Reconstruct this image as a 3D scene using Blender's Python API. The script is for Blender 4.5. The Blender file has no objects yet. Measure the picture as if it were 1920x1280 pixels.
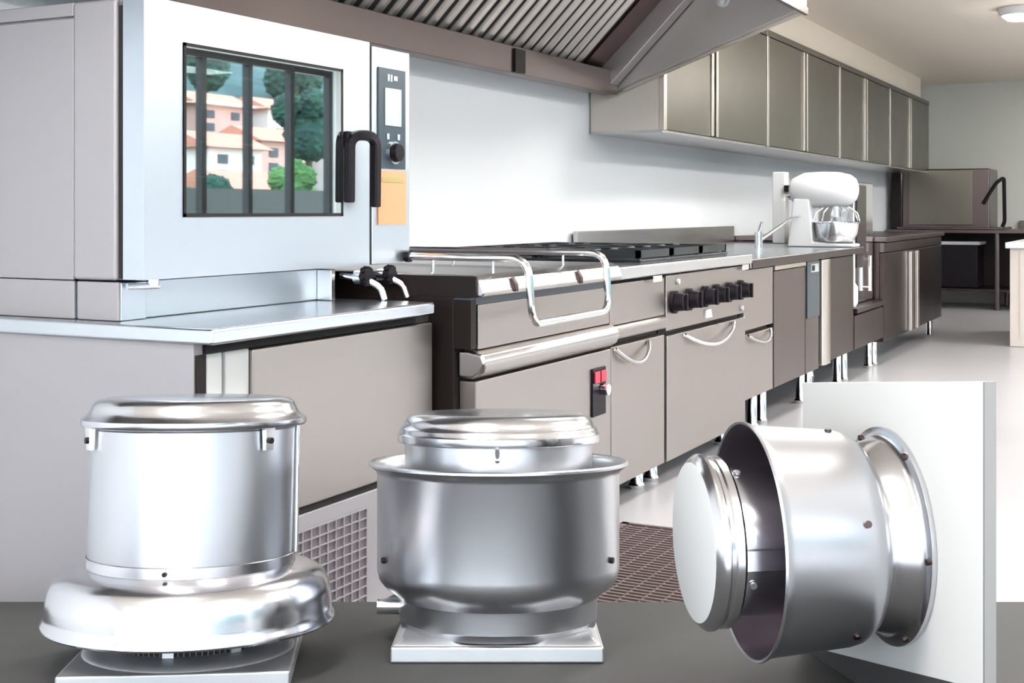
import bpy, math, random
from mathutils import Vector, Matrix
random.seed(7)
PI = math.pi
# ---------------------------------------------------------------- camera, sky, sun, exposure
# the place is measured in units of 1.2 m with the floor at 0.24; P() turns a measure into metres
S, ZF = 1.2, 0.24
def P(p): return Vector((p[0] * S, p[1] * S, (p[2] - ZF) * S))
TH = math.radians(27.28)
sc = bpy.context.scene
col = sc.collection
cam = bpy.data.cameras.new('camera')
cam.sensor_width = 36.0; cam.lens = 45.075; cam.shift_y = -0.1276; cam.clip_start = 0.02; cam.clip_end = 400
camo = bpy.data.objects.new('camera', cam); col.objects.link(camo)
camo.location = P((0, 0, 1.1)); camo.rotation_euler = (PI / 2, 0, TH - PI / 2)
sc.camera = camo
sc.view_settings.view_transform = 'Standard'; sc.view_settings.look = 'None'
sc.view_settings.exposure = 0.88; sc.view_settings.gamma = 1.0; sc.view_settings.use_curve_mapping = False
try:
    sc.cycles.max_bounces = 8; sc.cycles.glossy_bounces = 5; sc.cycles.diffuse_bounces = 4
    sc.cycles.transparent_max_bounces = 8; sc.cycles.caustics_reflective = False; sc.cycles.caustics_refractive = False
    sc.cycles.sample_clamp_indirect = 4.0; sc.cycles.use_denoising = True
except Exception: pass
w = bpy.data.worlds.new('sky'); sc.world = w; w.use_nodes = True
nt = w.node_tree; bg = nt.nodes['Background']
tc = nt.nodes.new('ShaderNodeTexCoord'); sp = nt.nodes.new('ShaderNodeSeparateXYZ'); cr = nt.nodes.new('ShaderNodeValToRGB')
nt.links.new(tc.outputs['Generated'], sp.inputs[0]); nt.links.new(sp.outputs['Z'], cr.inputs[0]); nt.links.new(cr.outputs[0], bg.inputs[0])
cr.color_ramp.elements[0].position = 0.0; cr.color_ramp.elements[0].color = (0.95, 0.97, 1.0, 1)
cr.color_ramp.elements[1].position = 0.7; cr.color_ramp.elements[1].color = (0.62, 0.78, 1.0, 1)
bg.inputs[1].default_value = 5.2
sun = bpy.data.lights.new('sun', 'SUN'); sun.energy = 2.4; sun.angle = math.radians(3); sun.color = (1, .96, .9)
suno = bpy.data.objects.new('sun', sun); col.objects.link(suno)
suno.rotation_euler = (math.radians(35), math.radians(20), math.radians(-20)); suno.location = (0, 0, 20)
LAMP = 22.0        # brightness of the added ceiling panels and the round lamp

# ---------------------------------------------------------------- helpers
def tag(o, label=None, cat=None, group=None, kind=None):
    if label: o['label'] = label
    if cat: o['category'] = cat
    if group: o['group'] = group
    if kind: o['kind'] = kind
    return o
def thing(name, loc, label, cat, group=None):
    o = bpy.data.objects.new(name, None); col.objects.link(o); o.empty_display_size = 0.05
    o.location = P(loc); o['org'] = list(o.location)
    return tag(o, label, cat, group)
ORG = {}
class MB:
    def __init__(s): s.v = []; s.f = []
    def add(s, vs, fs):
        n = len(s.v); s.v += [tuple(v) for v in vs]; s.f += [tuple(i + n for i in f) for f in fs]; return s
    def box(s, x0, x1, y0, y1, z0, z1):
        return s.hexa([(x0, y0, z0), (x1, y0, z0), (x1, y1, z0), (x0, y1, z0)], [(x0, y0, z1), (x1, y0, z1), (x1, y1, z1), (x0, y1, z1)])
    def hexa(s, a, b):
        return s.add(list(a) + list(b), [(3, 2, 1, 0), (4, 5, 6, 7), (0, 1, 5, 4), (1, 2, 6, 5), (2, 3, 7, 6), (3, 0, 4, 7)])
    def prism(s, poly, axis, a0, a1):
        # poly in the two other axes (cyclic: x -> (y,z), y -> (x,z), z -> (x,y)), extruded along axis
        def mk(p, a): return {'x': (a, p[0], p[1]), 'y': (p[0], a, p[1]), 'z': (p[0], p[1], a)}[axis]
        n = len(poly); vs = [mk(p, a0) for p in poly] + [mk(p, a1) for p in poly]
        fs = [tuple(range(n)), tuple(range(2 * n - 1, n - 1, -1))] + [(i, i + n, (i + 1) % n + n, (i + 1) % n) for i in range(n)]
        return s.add(vs, fs)
    def lathe(s, prof, o, ax, n=64, e1=None, a0=0, a1=2 * PI):
        o = Vector(o); ax = Vector(ax).normalized()
        e1 = Vector(e1).normalized() if e1 else ax.orthogonal().normalized()
        e2 = ax.cross(e1); vs = []; fs = []; full = abs(a1 - a0 - 2 * PI) < 1e-6
        m = n if full else n + 1
        for h, r in prof:
            for i in range(m):
                t = a0 + (a1 - a0) * i / n
                vs.append(o + ax * h + (e1 * math.cos(t) + e2 * math.sin(t)) * r)
        for j in range(len(prof) - 1):
            for i in range(n):
                k = (i + 1) % m
                fs.append((j * m + i, j * m + k, (j + 1) * m + k, (j + 1) * m + i))
        return s.add(vs, fs)
    def cyl(s, p0, p1, r, n=20, r1=None):
        p0 = Vector(p0); p1 = Vector(p1); L = (p1 - p0).length; r1 = r if r1 is None else r1
        return s.lathe([(0, 0.00001), (0, r), (L, r1), (L, 0.00001)], p0, p1 - p0, n)
    def tube(s, pts, r, n=14, closed=False):
        pts = [Vector(p) for p in pts]; N = len(pts); vs = []; fs = []
        prev = None
        for i, p in enumerate(pts):
            if closed: t = (pts[(i + 1) % N] - pts[i - 1])
            else: t = (pts[min(i + 1, N - 1)] - pts[max(i - 1, 0)])
            t.normalize()
            if prev is None: e1 = t.orthogonal().normalized()
            else:
                e1 = (prev - t * prev.dot(t)).normalized()
            prev = e1; e2 = t.cross(e1)
            for k in range(n):
                a = 2 * PI * k / n; vs.append(p + (e1 * math.cos(a) + e2 * math.sin(a)) * r)
        for i in range(N if closed else N - 1):
            j = (i + 1) % N
            for k in range(n):
                l = (k + 1) % n; fs.append((i * n + k, i * n + l, j * n + l, j * n + k))
        if not closed:
            fs.append(tuple(range(n - 1, -1, -1))); fs.append(tuple((N - 1) * n + k for k in range(n)))
        return s.add(vs, fs)
    def sphere(s, c, r, n=20, sz=1.0):
        prof = [(-r * sz * math.cos(PI * i / 12), max(1e-5, r * math.sin(PI * i / 12))) for i in range(13)]
        return s.lathe(prof, c, (0, 0, 1), n)
    def build(s, name, mat, parent=None, bevel=0.0, smooth=True, raw=False):
        me = bpy.data.meshes.new(name)
        off = Vector((0, 0, 0)); q = parent
        while q is not None: off += q.location; q = q.parent
        me.from_pydata([tuple((Vector(v) if raw else P(v)) - off) for v in s.v], [], s.f)
        me.materials.append(mat)
        import bmesh
        bm = bmesh.new(); bm.from_mesh(me); bmesh.ops.remove_doubles(bm, verts=bm.verts, dist=2e-5)
        bmesh.ops.recalc_face_normals(bm, faces=bm.faces); bm.to_mesh(me); bm.free()
        o = bpy.data.objects.new(name, me); col.objects.link(o)
        if parent: o.parent = parent
        if smooth:
            me.polygons.foreach_set('use_smooth', [True] * len(me.polygons)); me.set_sharp_from_angle(angle=math.radians(38))
        if bevel:
            b = o.modifiers.new('bevel', 'BEVEL'); b.width = bevel * S; b.segments = 2; b.limit_method = 'ANGLE'
            b.angle_limit = math.radians(38); b.harden_normals = True
        return o
def B(*a): return MB().box(*a)
def arc(p0, c, p1, n=6):
    # quarter bend from p0 to p1 around corner c
    p0, c, p1 = Vector(p0), Vector(c), Vector(p1)
    return [p0 * (1 - t) ** 2 + c * 2 * t * (1 - t) + p1 * t * t for t in [i / n for i in range(n + 1)]]
def rounded(pts, r):
    out = [Vector(pts[0])]
    for i in range(1, len(pts) - 1):
        a, b, c = Vector(pts[i - 1]), Vector(pts[i]), Vector(pts[i + 1])
        out += arc(b + (a - b).normalized() * r, b, b + (c - b).normalized() * r)
    out.append(Vector(pts[-1])); return out
def copy_tree(o, parent=None):
    c = o.copy(); col.objects.link(c); c.parent = parent
    for ch in list(o.children): copy_tree(ch, c)
    return c

def mat(name, base, rough=0.5, metal=0.0, noise=0.0, scale=8, emis=None, es=0, stretch=None, bump=0, spec=None, coat=0):
    m = bpy.data.materials.new(name); m.use_nodes = True; n = m.node_tree; b = n.nodes['Principled BSDF']
    b.inputs['Base Color'].default_value = (*base, 1); b.inputs['Roughness'].default_value = rough; b.inputs['Metallic'].default_value = metal
    if spec is not None: b.inputs['Specular IOR Level'].default_value = spec
    if coat: b.inputs['Coat Weight'].default_value = coat; b.inputs['Coat Roughness'].default_value = 0.05
    if emis: b.inputs['Emission Color'].default_value = (*emis, 1); b.inputs['Emission Strength'].default_value = es
    if noise or bump:
        t = n.nodes.new('ShaderNodeTexCoord'); mp = n.nodes.new('ShaderNodeMapping'); no = n.nodes.new('ShaderNodeTexNoise')
        n.links.new(t.outputs['Object'], mp.inputs[0]); n.links.new(mp.outputs[0], no.inputs[0])
        mp.inputs['Scale'].default_value = stretch or (1, 1, 1); no.inputs['Scale'].default_value = scale; no.inputs['Detail'].default_value = 4
        if noise:
            mr = n.nodes.new('ShaderNodeMapRange'); mr.inputs['To Min'].default_value = max(0.02, rough - noise); mr.inputs['To Max'].default_value = rough + noise
            n.links.new(no.outputs[0], mr.inputs[0]); n.links.new(mr.outputs[0], b.inputs['Roughness'])
            mx = n.nodes.new('ShaderNodeMix'); mx.data_type = 'RGBA'
            mx.inputs[6].default_value = (*[c * (1 - noise * .5) for c in base], 1); mx.inputs[7].default_value = (*[min(1, c * (1 + noise * .5)) for c in base], 1)
            n.links.new(no.outputs[0], mx.inputs[0]); n.links.new(mx.outputs[2], b.inputs['Base Color'])
        if bump:
            bp = n.nodes.new('ShaderNodeBump'); bp.inputs['Strength'].default_value = bump; bp.inputs['Distance'].default_value = 0.002
            n.links.new(no.outputs[0], bp.inputs['Height']); n.links.new(bp.outputs[0], b.inputs['Normal'])
    return m
M = dict(
    steel=mat('brushed steel', (.50, .48, .47), .27, 1, .008, 3, stretch=(2, 2, 30)),
    oven=mat('satin oven steel', (.62, .68, .75), .34, 1, .015, 2, stretch=(30, 30, 1)),  # reflected blue of the oven front put into the base colour
    worktop=mat('worktop steel', (.66, .70, .74), .22, 1, .05, 4),
    warm=mat('warm brushed steel', (.375, .34, .32), .38, 1, .01, 3, stretch=(30, 30, 1)),  # beige that the fronts reflect from floor and walls, put into the colour
    dark=mat('steel with reflected dark', (.07, .05, .048), .32, 1, .03, 4),  # dark side of the room, reflected in cabinet fronts, put into the colour
    brown=mat('brown with reflected dark', (.014, .009, .008), .5, 0, .03, 4, spec=.2),  # carries the dark reflection on the pan cooker's side as base colour
    darker=mat('steel with reflected tint', (.14, .11, .11), .3, 1, .03, 4),  # dark tones reflected by the far units mixed into the steel colour
    chrome=mat('polished chrome', (.88, .88, .9), .12, 1),
    alu=mat('spun aluminium', (.53, .54, .57), .30, 1, .012, 3, stretch=(1, 1, 12)),
    alu2=mat('polished aluminium', (.63, .63, .66), .19, 1, .015, 4),
    alum=mat('matt aluminium', (.52, .53, .55), .5, 1, .05, 6),
    innerdark=mat('aluminium with reflected dark', (.20, .175, .20), .4, 1, .04, 5),  # dark reflection inside the wall fan housing, given as base colour
    capface=mat('pale grey coated metal', (.55, .56, .56), .6, 0, .02, 4),
    side=mat('pale enamelled side panel', (.33, .315, .33), .42, .25, .03, 2),
    black=mat('black plastic', (.010, .008, .011), .4, 0, .04, 10, spec=.15),
    blackmat=mat('black rubber', (.006, .006, .007), .7),
    iron=mat('cast iron', (.016, .02, .024), .45, .2, .08, 30),
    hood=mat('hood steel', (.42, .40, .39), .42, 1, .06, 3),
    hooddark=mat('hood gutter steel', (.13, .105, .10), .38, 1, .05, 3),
    hoodred=mat('blanking steel with reflected red', (.11, .065, .065), .4, 1, .05, 3),  # the panel's dark reddish reflection put into its base colour
    baffle=mat('baffle filter steel', (.52, .48, .45), .42, 1, .05, 6),
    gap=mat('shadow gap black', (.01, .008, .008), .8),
    cab=mat('wall cabinet steel', (.17, .155, .13), .3, 1, .06, 3),
    cabl=mat('wall cabinet frame steel', (.62, .57, .52), .3, 1, .04, 3),
    panel=mat('slate control panel', (.03, .05, .07), .3, 0, .03, 9),
    screen=mat('grey lcd screen', (.45, .52, .52), .2, 0),
    orange=mat('orange sticker', (.80, .33, .17), .5, 0, .03, 8),
    olive=mat('olive print', (.40, .32, .12), .5),
    red=mat('red plastic button', (.45, .02, .05), .3),
    white=mat('white enamel', (.76, .77, .78), .3, 0, .02, 5),
    cream=mat('cream laminate', (.60, .54, .49), .5, 0, .03, 3),
    board=mat('white painted board', (.70, .70, .69), .55, 0, .03, 3),
    boardedge=mat('grey board edge', (.20, .20, .20), .6),
    plinth=mat('dark grey display plinth', (.044, .044, .044), .75, 0, .02, 6),
    grate=mat('brown steel grate', (.17, .13, .13), .5, .5, .05, 20),
    mesh=mat('lilac grey fan grille', (.17, .14, .16), .5, .3, .05, 20),
    wall=mat('blue white wall paint', (.90, .93, .97), .6, 0, .015, 2),
    farw=mat('grey green wall paint', (.66, .67, .62), .7, 0, .02, 2),
    ceil=mat('cream ceiling paint', (.90, .81, .70), .8, 0, .02, 1.5),
    lamp=mat('lamp diffuser', (.9, .9, .9), .5, 0, emis=(1, .97, .93), es=LAMP),
    frame=mat('dark window frame', (.012, .011, .012), .5, 0, .04, 8),
    trunk=mat('bark', (.08, .05, .03), .9), brick=mat('pink render', (.62, .36, .30), .9, 0, .03, 1),
    pale=mat('pale render', (.75, .66, .60), .9), roof=mat('terracotta roof', (.50, .20, .13), .9, 0, .05, 3),
    shut=mat('dark shutters', (.05, .06, .07), .6),
    deck=mat('weathered terrace wall', (.02, .022, .02), .8),
    glassjug=mat('white porcelain', (.9, .9, .92), .15),
)
def two_tone(name, a, b_, scale, rough=.9, detail=5, metal=0):
    m = mat(name, a, rough, metal); n = m.node_tree; b = n.nodes['Principled BSDF']
    t = n.nodes.new('ShaderNodeTexCoord'); no = n.nodes.new('ShaderNodeTexNoise'); no.inputs['Scale'].default_value = scale; no.inputs['Detail'].default_value = detail
    r = n.nodes.new('ShaderNodeValToRGB'); r.color_ramp.elements[0].position = .38; r.color_ramp.elements[1].position = .62
    r.color_ramp.elements[0].color = (*a, 1); r.color_ramp.elements[1].color = (*b_, 1)
    n.links.new(t.outputs['Object'], no.inputs[0]); n.links.new(no.outputs[0], r.inputs[0]); n.links.new(r.outputs[0], b.inputs['Base Color'])
    return m
M['floor'] = two_tone('pale resin floor', (.40, .395, .41), (.43, .42, .43), 1.2, .3)
M['forest'] = two_tone('wooded hillside', (.010, .045, .045), (.035, .085, .075), .35, .95)
M['leafd'] = two_tone('deep green leaves', (.005, .028, .022), (.018, .07, .042), 1.5)
M['leafl'] = two_tone('fresh green leaves', (.03, .10, .02), (.09, .18, .05), 2.0)
def glassmat(name, tint, refl):
    m = bpy.data.materials.new(name); m.use_nodes = True; n = m.node_tree; n.nodes.remove(n.nodes['Principled BSDF'])
    g = n.nodes.new('ShaderNodeBsdfGlossy'); g.inputs['Roughness'].default_value = .015; g.inputs['Color'].default_value = (.9, 1, 1, 1)
    t = n.nodes.new('ShaderNodeBsdfTransparent'); t.inputs['Color'].default_value = (*tint, 1)
    mx = n.nodes.new('ShaderNodeMixShader'); mx.inputs[0].default_value = refl
    n.links.new(t.outputs[0], mx.inputs[1]); n.links.new(g.outputs[0], mx.inputs[2]); n.links.new(mx.outputs[0], n.nodes['Material Output'].inputs[0])
    return m
M['ovenglass'] = glassmat('coated oven glass', (.30, .40, .42), .52)
M['pane'] = glassmat('clear window glass', (.96, .98, .98), .05)
M['clear'] = glassmat('clear guard glass', (.85, .9, .92), .25)

# ---------------------------------------------------------------- room shell
XL, XR, YW, YO, ZC = -2.2, 12.6, 2.30, -3.0, 2.29
tag(B(XL, XR, YO - .1, YW + .1, ZF - .08, ZF).build('floor', M['floor'], smooth=False), kind='structure')
tag(B(XL, XR, YO - .1, YW + .1, ZC, ZC + .08).build('ceiling', M['ceil'], smooth=False), kind='structure')
tag(B(XL - .1, XR + .1, YW, YW + .1, ZF, ZC).build('wall_back', M['wall'], smooth=False), kind='structure')
tag(B(XR, XR + .1, YO, YW, ZF, ZC).build('wall_far', M['farw'], smooth=False), kind='structure')
wn = MB(); addwins = [(-2.6, -.5), (-.2, 1.9)]  # openings added in the unseen near wall to let light in
wn.box(XL - .12, XL, YO, -2.6, ZF, ZC).box(XL - .12, XL, -.5, -.2, ZF, ZC).box(XL - .12, XL, 1.9, YW, ZF, ZC)
for a, b in addwins: wn.box(XL - .12, XL, a, b, ZF, .55).box(XL - .12, XL, a, b, 2.2, ZC)
tag(wn.build('wall_near', M['wall'], smooth=False), kind='structure')
tag(B(XR - .02, XR, YO, 1.15, ZF, ZF + .08).build('baseboard_far', M['brown'], smooth=False), kind='structure')
wins = [(-1.7, .9), (1.3, 3.7), (4.1, 8.9), (9.4, 12.0)]
ww = MB(); zs0, zs1 = .75, 2.27
edges = [XL] + [e for p in wins for e in p] + [XR]
for i in range(0, len(edges), 2): ww.box(edges[i], edges[i + 1], YO - .12, YO, ZF, ZC)
for a, b in wins: ww.box(a, b, YO - .12, YO, ZF, zs0).box(a, b, YO - .12, YO, zs1, ZC)
tag(ww.build('wall_front', M['wall'], smooth=False), kind='structure')
for i, (a, b) in enumerate(wins):
    wr = bpy.data.objects.new('window_%d' % (i + 1), None); col.objects.link(wr); wr.location = P(((a + b) / 2, YO, zs0)); tag(wr, kind='structure')
    fr = MB(); t = .05
    fr.box(a, b, YO - .09, YO - .03, zs0, zs0 + t).box(a, b, YO - .09, YO - .03, zs1 - t, zs1)
    n = max(2, round((b - a) / .55))
    for k in range(n + 1):
        x = a + (b - a - t) * k / n; fr.box(x, x + t, YO - .09, YO - .03, zs0 + t, zs1 - t)
    fr.build('window_frame', M['frame'], wr, smooth=False)
    B(a + .02, b - .02, YO - .065, YO - .06, zs0 + .02, zs1 - .02).build('window_pane', M['pane'], wr, smooth=False)

for i, (a, b) in enumerate(addwins):  # unseen windows added to light the sides facing the camera
    wr = bpy.data.objects.new('window_%d' % (i + 5), None); col.objects.link(wr); wr.location = P((XL, (a + b) / 2, .55)); tag(wr, kind='structure')
    fr = MB().box(XL - .09, XL - .03, a, b, .55, .60).box(XL - .09, XL - .03, a, b, 2.15, 2.2)
    for k in range(3):
        y = a + (b - a - .05) * k / 2; fr.box(XL - .09, XL - .03, y, y + .05, .6, 2.15)
    fr.build('window_frame', M['frame'], wr, smooth=False)
    B(XL - .065, XL - .06, a + .02, b - .02, .57, 2.18).build('window_pane', M['pane'], wr, smooth=False)

# unseen ceiling light panels added to brighten the room
LP = [(.6, -.6), (3.2, -.6), (5.8, -.4), (8.4, -.4), (11.0, -.2), (-.9, -1.9), (3.2, -2.2), (8.0, -2.2), (.4, .9), (6.2, 1.0), (3.2, .75)]
for i, (x, y) in enumerate(LP):
    t = thing('fill_light', (x, y, ZC - .03), 'added fill light panel, long and flat, out of view on the cream ceiling', 'ceiling light', 'added fill light panels')
    B(x - .52, x + .52, y - .17, y + .17, ZC - .028, ZC - .001).build('frame', M['white'], t)
    B(x - .5, x + .5, y - .15, y + .15, ZC - .034, ZC - .0285).build('diffuser', M['lamp'], t)
t = thing('ceiling_lamp', (8.05, .80, ZC), 'small round white ceiling lamp high in the far right corner', 'ceiling light')
MB().lathe([(0, .0001), (0, .12), (-.03, .12), (-.045, .1)], (8.05, .80, ZC - .001), (0, 0, 1), 32).build('rim', M['white'], t)
MB().lathe([(-.045, .1), (-.07, .07), (-.08, .0001)], (8.05, .80, ZC - .001), (0, 0, 1), 32).build('diffuser', M['lamp'], t)

def foot(x, y, z0, z1, parent, r=.026, name='foot'):
    mb = MB().lathe([(0, .0001), (0, r * .9), (.012, r), (.02, r * .8), (z1 - z0, r * .8), (z1 - z0, .0001)], (x, y, z0), (0, 0, 1), 16)
    return mb.build(name, M['chrome'], parent)

# ---------------------------------------------------------------- refrigerated counter under the oven
t = thing('refrigerated_counter', (1.70, 1.44, ZF), 'steel counter with large front drawer and square mesh grille, carrying the oven', 'counter')
B(1.69, 2.425, 1.44, 2.29, .872, .90).build('worktop', M['worktop'], t, .006)
B(1.70, 1.725, 1.49, 2.29, .28, .872).build('side_panel', M['side'], t, .002)
B(1.725, 2.47, 1.50, 2.29, .28, .872).build('body', M['side'], t)
B(1.727, 1.768, 1.484, 1.50, .53, .852).build('corner_post', M['capface'], t, .003)
B(1.776, 1.84, 1.482, 1.50, .53, .852).build('drawer_frame', M['capface'], t, .003)
B(1.703, 1.724, 1.483, 1.489, .53, .852).build('edge_trim', M['brown'], t)
B(1.84, 2.47, 1.474, 1.499, .535, .850).build('drawer', M['warm'], t, .003)
B(1.727, 2.47, 1.485, 1.499, .852, .870).build('shadow_gap', M['gap'], t)
B(1.727, 2.47, 1.484, 1.499, .520, .532).build('recess_strip', M['gap'], t)
g = B(1.727, 2.47, 1.480, 1.499, .28, .519).build('machine_panel', M['side'], t, .002)
gm = MB(); gx0, gx1, gz0, gz1 = 1.96, 2.206, .29, .489
gm.box(gx0, gx1, 1.4765, 1.4798, gz0, gz1)
gl = gm.build('grille', M['mesh'], t)
bars = MB()
nx, nz = 9, 10
for i in range(nx + 1):
    x = gx0 + (gx1 - gx0) * i / nx; bars.box(x - .0013, x + .0013, 1.4725, 1.4765, gz0, gz1)
for j in range(nz + 1):
    z = gz0 + (gz1 - gz0) * j / nz; bars.box(gx0, gx1, 1.4727, 1.4763, z - .0013, z + .0013)
for i in range(nx):
    for j in range(nz):
        x = gx0 + (gx1 - gx0) * i / nx; z = gz0 + (gz1 - gz0) * j / nz
        for q in range(0):
            bars.box(x + .004 + (q % 2) * .004, x + .018 + (q % 2) * .006, 1.4735, 1.4762, z + .004 + q * .0052, z + .006 + q * .0052)
bars.build('grille_bars', M['side'], gl)
for x in (1.78, 2.40):
    for y in (1.56, 2.2): foot(x, y, ZF, .28, t)

# oven stand
t = thing('oven_stand', (1.735, 1.69, .90), 'low shiny steel stand between the big oven and the counter top', 'stand')
B(1.7355, 2.36, 1.70, 2.28, .9005, .971).build('body', M['oven'], t, .003)
B(1.7355, 1.80, 1.69, 1.70, .9005, .97).build('corner_plate', M['oven'], t, .002)
B(2.345, 2.36, 1.66, 1.70, .9005, .97).build('end_plate', M['steel'], t, .002)

B(1.7285, 1.735, 1.69, 1.79, .9005, .971).build('side_plate', M['side'], t, .002)
B(1.7295, 1.735, 1.80, 2.28, .9005, .971).build('side_plate', M['side'], t, .002)

# ---------------------------------------------------------------- combination oven
t = thing('combi_oven', (1.73, 1.63, .972), 'big stainless oven with wide glass door and long black handle', 'oven')
ob = MB()
ob.box(1.73, 2.60, 1.70, 1.72, .975, 1.482).box(1.73, 1.76, 1.72, 2.27, .975, 1.482).box(2.595, 2.625, 1.70, 2.27, .975, 1.482)
ob.box(1.76, 2.595, 2.24, 2.27, .975, 1.482).box(1.76, 2.595, 1.72, 2.24, .975, 1.0).box(1.76, 2.595, 1.72, 2.24, 1.455, 1.482)
# front wall of the body is open where the cavity is
ob = MB()
ob.box(1.735, 1.76, 1.69, 2.27, .975, 1.482).box(2.46, 2.625, 1.69, 2.27, .975, 1.482).box(1.76, 2.46, 2.24, 2.27, .975, 1.482)
ob.box(1.76, 2.46, 1.69, 2.24, .975, 1.03).box(1.76, 2.46, 1.69, 2.24, 1.45, 1.482)
ob.build('body', M['side'], t)
B(1.7285, 1.735, 1.80, 2.28, .9725, 1.455).build('side_panel', M['side'], t, .002)
B(1.722, 1.735, 1.69, 1.795, .974, 1.4825).build('side_column', M['side'], t, .006)
B(1.724, 1.735, 1.796, 2.28, 1.458, 1.4825).build('top_trim', M['side'], t, .002)
inn = MB().box(1.762, 2.458, 2.20, 2.239, 1.031, 1.449).box(1.7602, 1.775, 1.70, 2.2, 1.031, 1.449).box(2.445, 2.4598, 1.70, 2.2, 1.031, 1.449)
cv = inn.build('cavity_lining', M['brown'], t)
rk = MB()
for x in (1.83, 1.95, 2.06, 2.30): rk.box(x, x + .018, 1.74, 1.76, 1.031, 1.449)
for x in (2.0, 2.14): rk.box(x, x + .035, 1.82, 1.86, 1.031, 1.449)
for z in (1.10, 1.17, 1.24, 1.31, 1.38):
    for y in (1.75, 1.90, 2.05): rk.cyl((1.776, y, z), (2.444, y, z), .003, 8)
rk.build('shelf_rack', M['chrome'], t)
# door with an opening for the glass
dx0, dx1, dz0, dz1 = 1.73, 2.451, .976, 1.484
gx0, gx1, gz0, gz1 = 1.832, 2.344, 1.088, 1.412
d = MB()
d.box(dx0, gx0, 1.63, 1.68, dz0, dz1).box(gx1, dx1, 1.63, 1.68, dz0, dz1).box(gx0, gx1, 1.63, 1.68, dz0, gz0).box(gx0, gx1, 1.63, 1.68, gz1, dz1)
door = d.build('door', M['oven'], t)
B(1.7295, 1.7415, 1.681, 1.689, .98, 1.47).build('door_gasket', M['gap'], t)
MB().prism([(gx0 + .006, gz0), (gx1 - .006, gz0), (gx1, gz0 + .006), (gx1, gz1 - .006), (gx1 - .006, gz1), (gx0 + .006, gz1), (gx0, gz1 - .006), (gx0, gz0 + .006)], 'y', 1.6285, 1.6345).build('glass_pane', M['ovenglass'], door, smooth=False)
fr = MB()
fr.box(gx0, gx0 + .006, 1.6275, 1.632, gz0, gz1).box(gx1 - .006, gx1, 1.6275, 1.632, gz0, gz1).box(gx0, gx1, 1.6275, 1.632, gz0, gz0 + .007).box(gx0, gx1, 1.6275, 1.632, gz1 - .006, gz1)
fr.build('pane_frame', M['gap'], door)
# handle: grip before the door; the leg on the door shapes its reflection
hd = MB()
def bar_path(pts, w_, h_):
    mb = MB(); vs = []
    for i, p in enumerate(pts):
        p = Vector(p); a = Vector(pts[max(i - 1, 0)]); b = Vector(pts[min(i + 1, len(pts) - 1)]); tg = (b - a).normalized()
        s1 = Vector((0, 0, 1)).cross(tg) if abs(tg.z) < .9 else Vector((1, 0, 0))
        nrm = Vector((tg.z, 0, -tg.x)); nrm = nrm.normalized() if nrm.length > 1e-4 else Vector((1, 0, 0))
        s2 = tg.cross(nrm).normalized()
        vs.append([p + nrm * w_ + s2 * h_, p - nrm * w_ + s2 * h_, p - nrm * w_ - s2 * h_, p + nrm * w_ - s2 * h_])
    for i in range(len(vs) - 1): mb.hexa(vs[i], vs[i + 1])
    return mb
path = rounded([(2.352, 1.617, 1.118), (2.354, 1.617, 1.268), (2.421, 1.592, 1.268), (2.418, 1.592, 1.108)], .03)
bar_path(path, .0115, .009).build('handle', M['black'], door, .004)
B(2.3465, 2.364, 1.616, 1.6298, 1.240, 1.276).build('handle_mount', M['black'], door, .003)
MB().cyl((1.79, 1.665, .962), (1.79, 1.665, .976), .012).cyl((1.74, 1.68, .962), (1.80, 1.66, .962), .006).build('hinge', M['chrome'], t)
# control panel
cp = B(2.464, 2.625, 1.63, 1.689, .976, 1.478).build('control_panel', M['oven'], t, .003)
B(2.453, 2.4625, 1.64, 1.689, .976, 1.482).build('panel_gap', M['gap'], t)
pb = B(2.484, 2.600, 1.626, 1.6298, 1.198, 1.432).build('keypad', M['panel'], cp, .001)
B(2.508, 2.578, 1.6235, 1.6258, 1.298, 1.386).build('display', M['screen'], cp, .001)
MB().box(2.520, 2.528, 1.6245, 1.6258, 1.402, 1.418).box(2.532, 2.540, 1.6245, 1.6258, 1.402, 1.418).box(2.546, 2.562, 1.6245, 1.6258, 1.405, 1.416).build('maker_mark', M['screen'], cp)
for x in (2.516, 2.562): B(x, x + .010, 1.6235, 1.6258, 1.266, 1.280).build('button', M['screen'], cp, .001)
MB().cyl((2.548, 1.6255, 1.236), (2.548, 1.621, 1.236), .027, 28).build('dial_ring', M['chrome'], cp)
MB().cyl((2.548, 1.621, 1.236), (2.548, 1.608, 1.236), .023, 28, .020).build('dial', M['black'], cp, .002)
st = B(2.484, 2.605, 1.6265, 1.6298, 1.068, 1.194).build('sticker', M['orange'], cp); st['label'] = 'orange sticker'
B(2.497, 2.592, 1.6255, 1.6265, 1.166, 1.178).build('sticker_print', M['olive'], st)

# water valves under the oven
for i, (x, lab) in enumerate(((2.395, 'black handled water valve under the oven, nearer the stand'), (2.49, 'black handled water valve under the oven, nearer the pan unit'))):
    v = thing('water_valve', (x, 1.56, .90), lab, 'valve', 'valves under the oven')
    MB().tube(rounded([(x - .012, 1.66, .955), (x - .012, 1.60, .950), (x + .01, 1.57, .93), (x + .012, 1.56, .9015)], .015), .008).build('pipe', M['chrome'], v)
    MB().cyl((x - .012, 1.62, .952), (x - .012, 1.60, .952), .016).build('valve_body', M['chrome'], v)
    w_ = MB()
    for k in range(8):
        a = 2 * PI * k / 8; w_.cyl((x - .012, 1.595, .955), (x - .012 + .022 * math.cos(a), 1.592, .955 + .022 * math.sin(a)), .007, 8)
    w_.cyl((x - .012, 1.60, .955), (x - .012, 1.585, .955), .018)
    w_.build('hand_wheel', M['black'], v)

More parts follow.
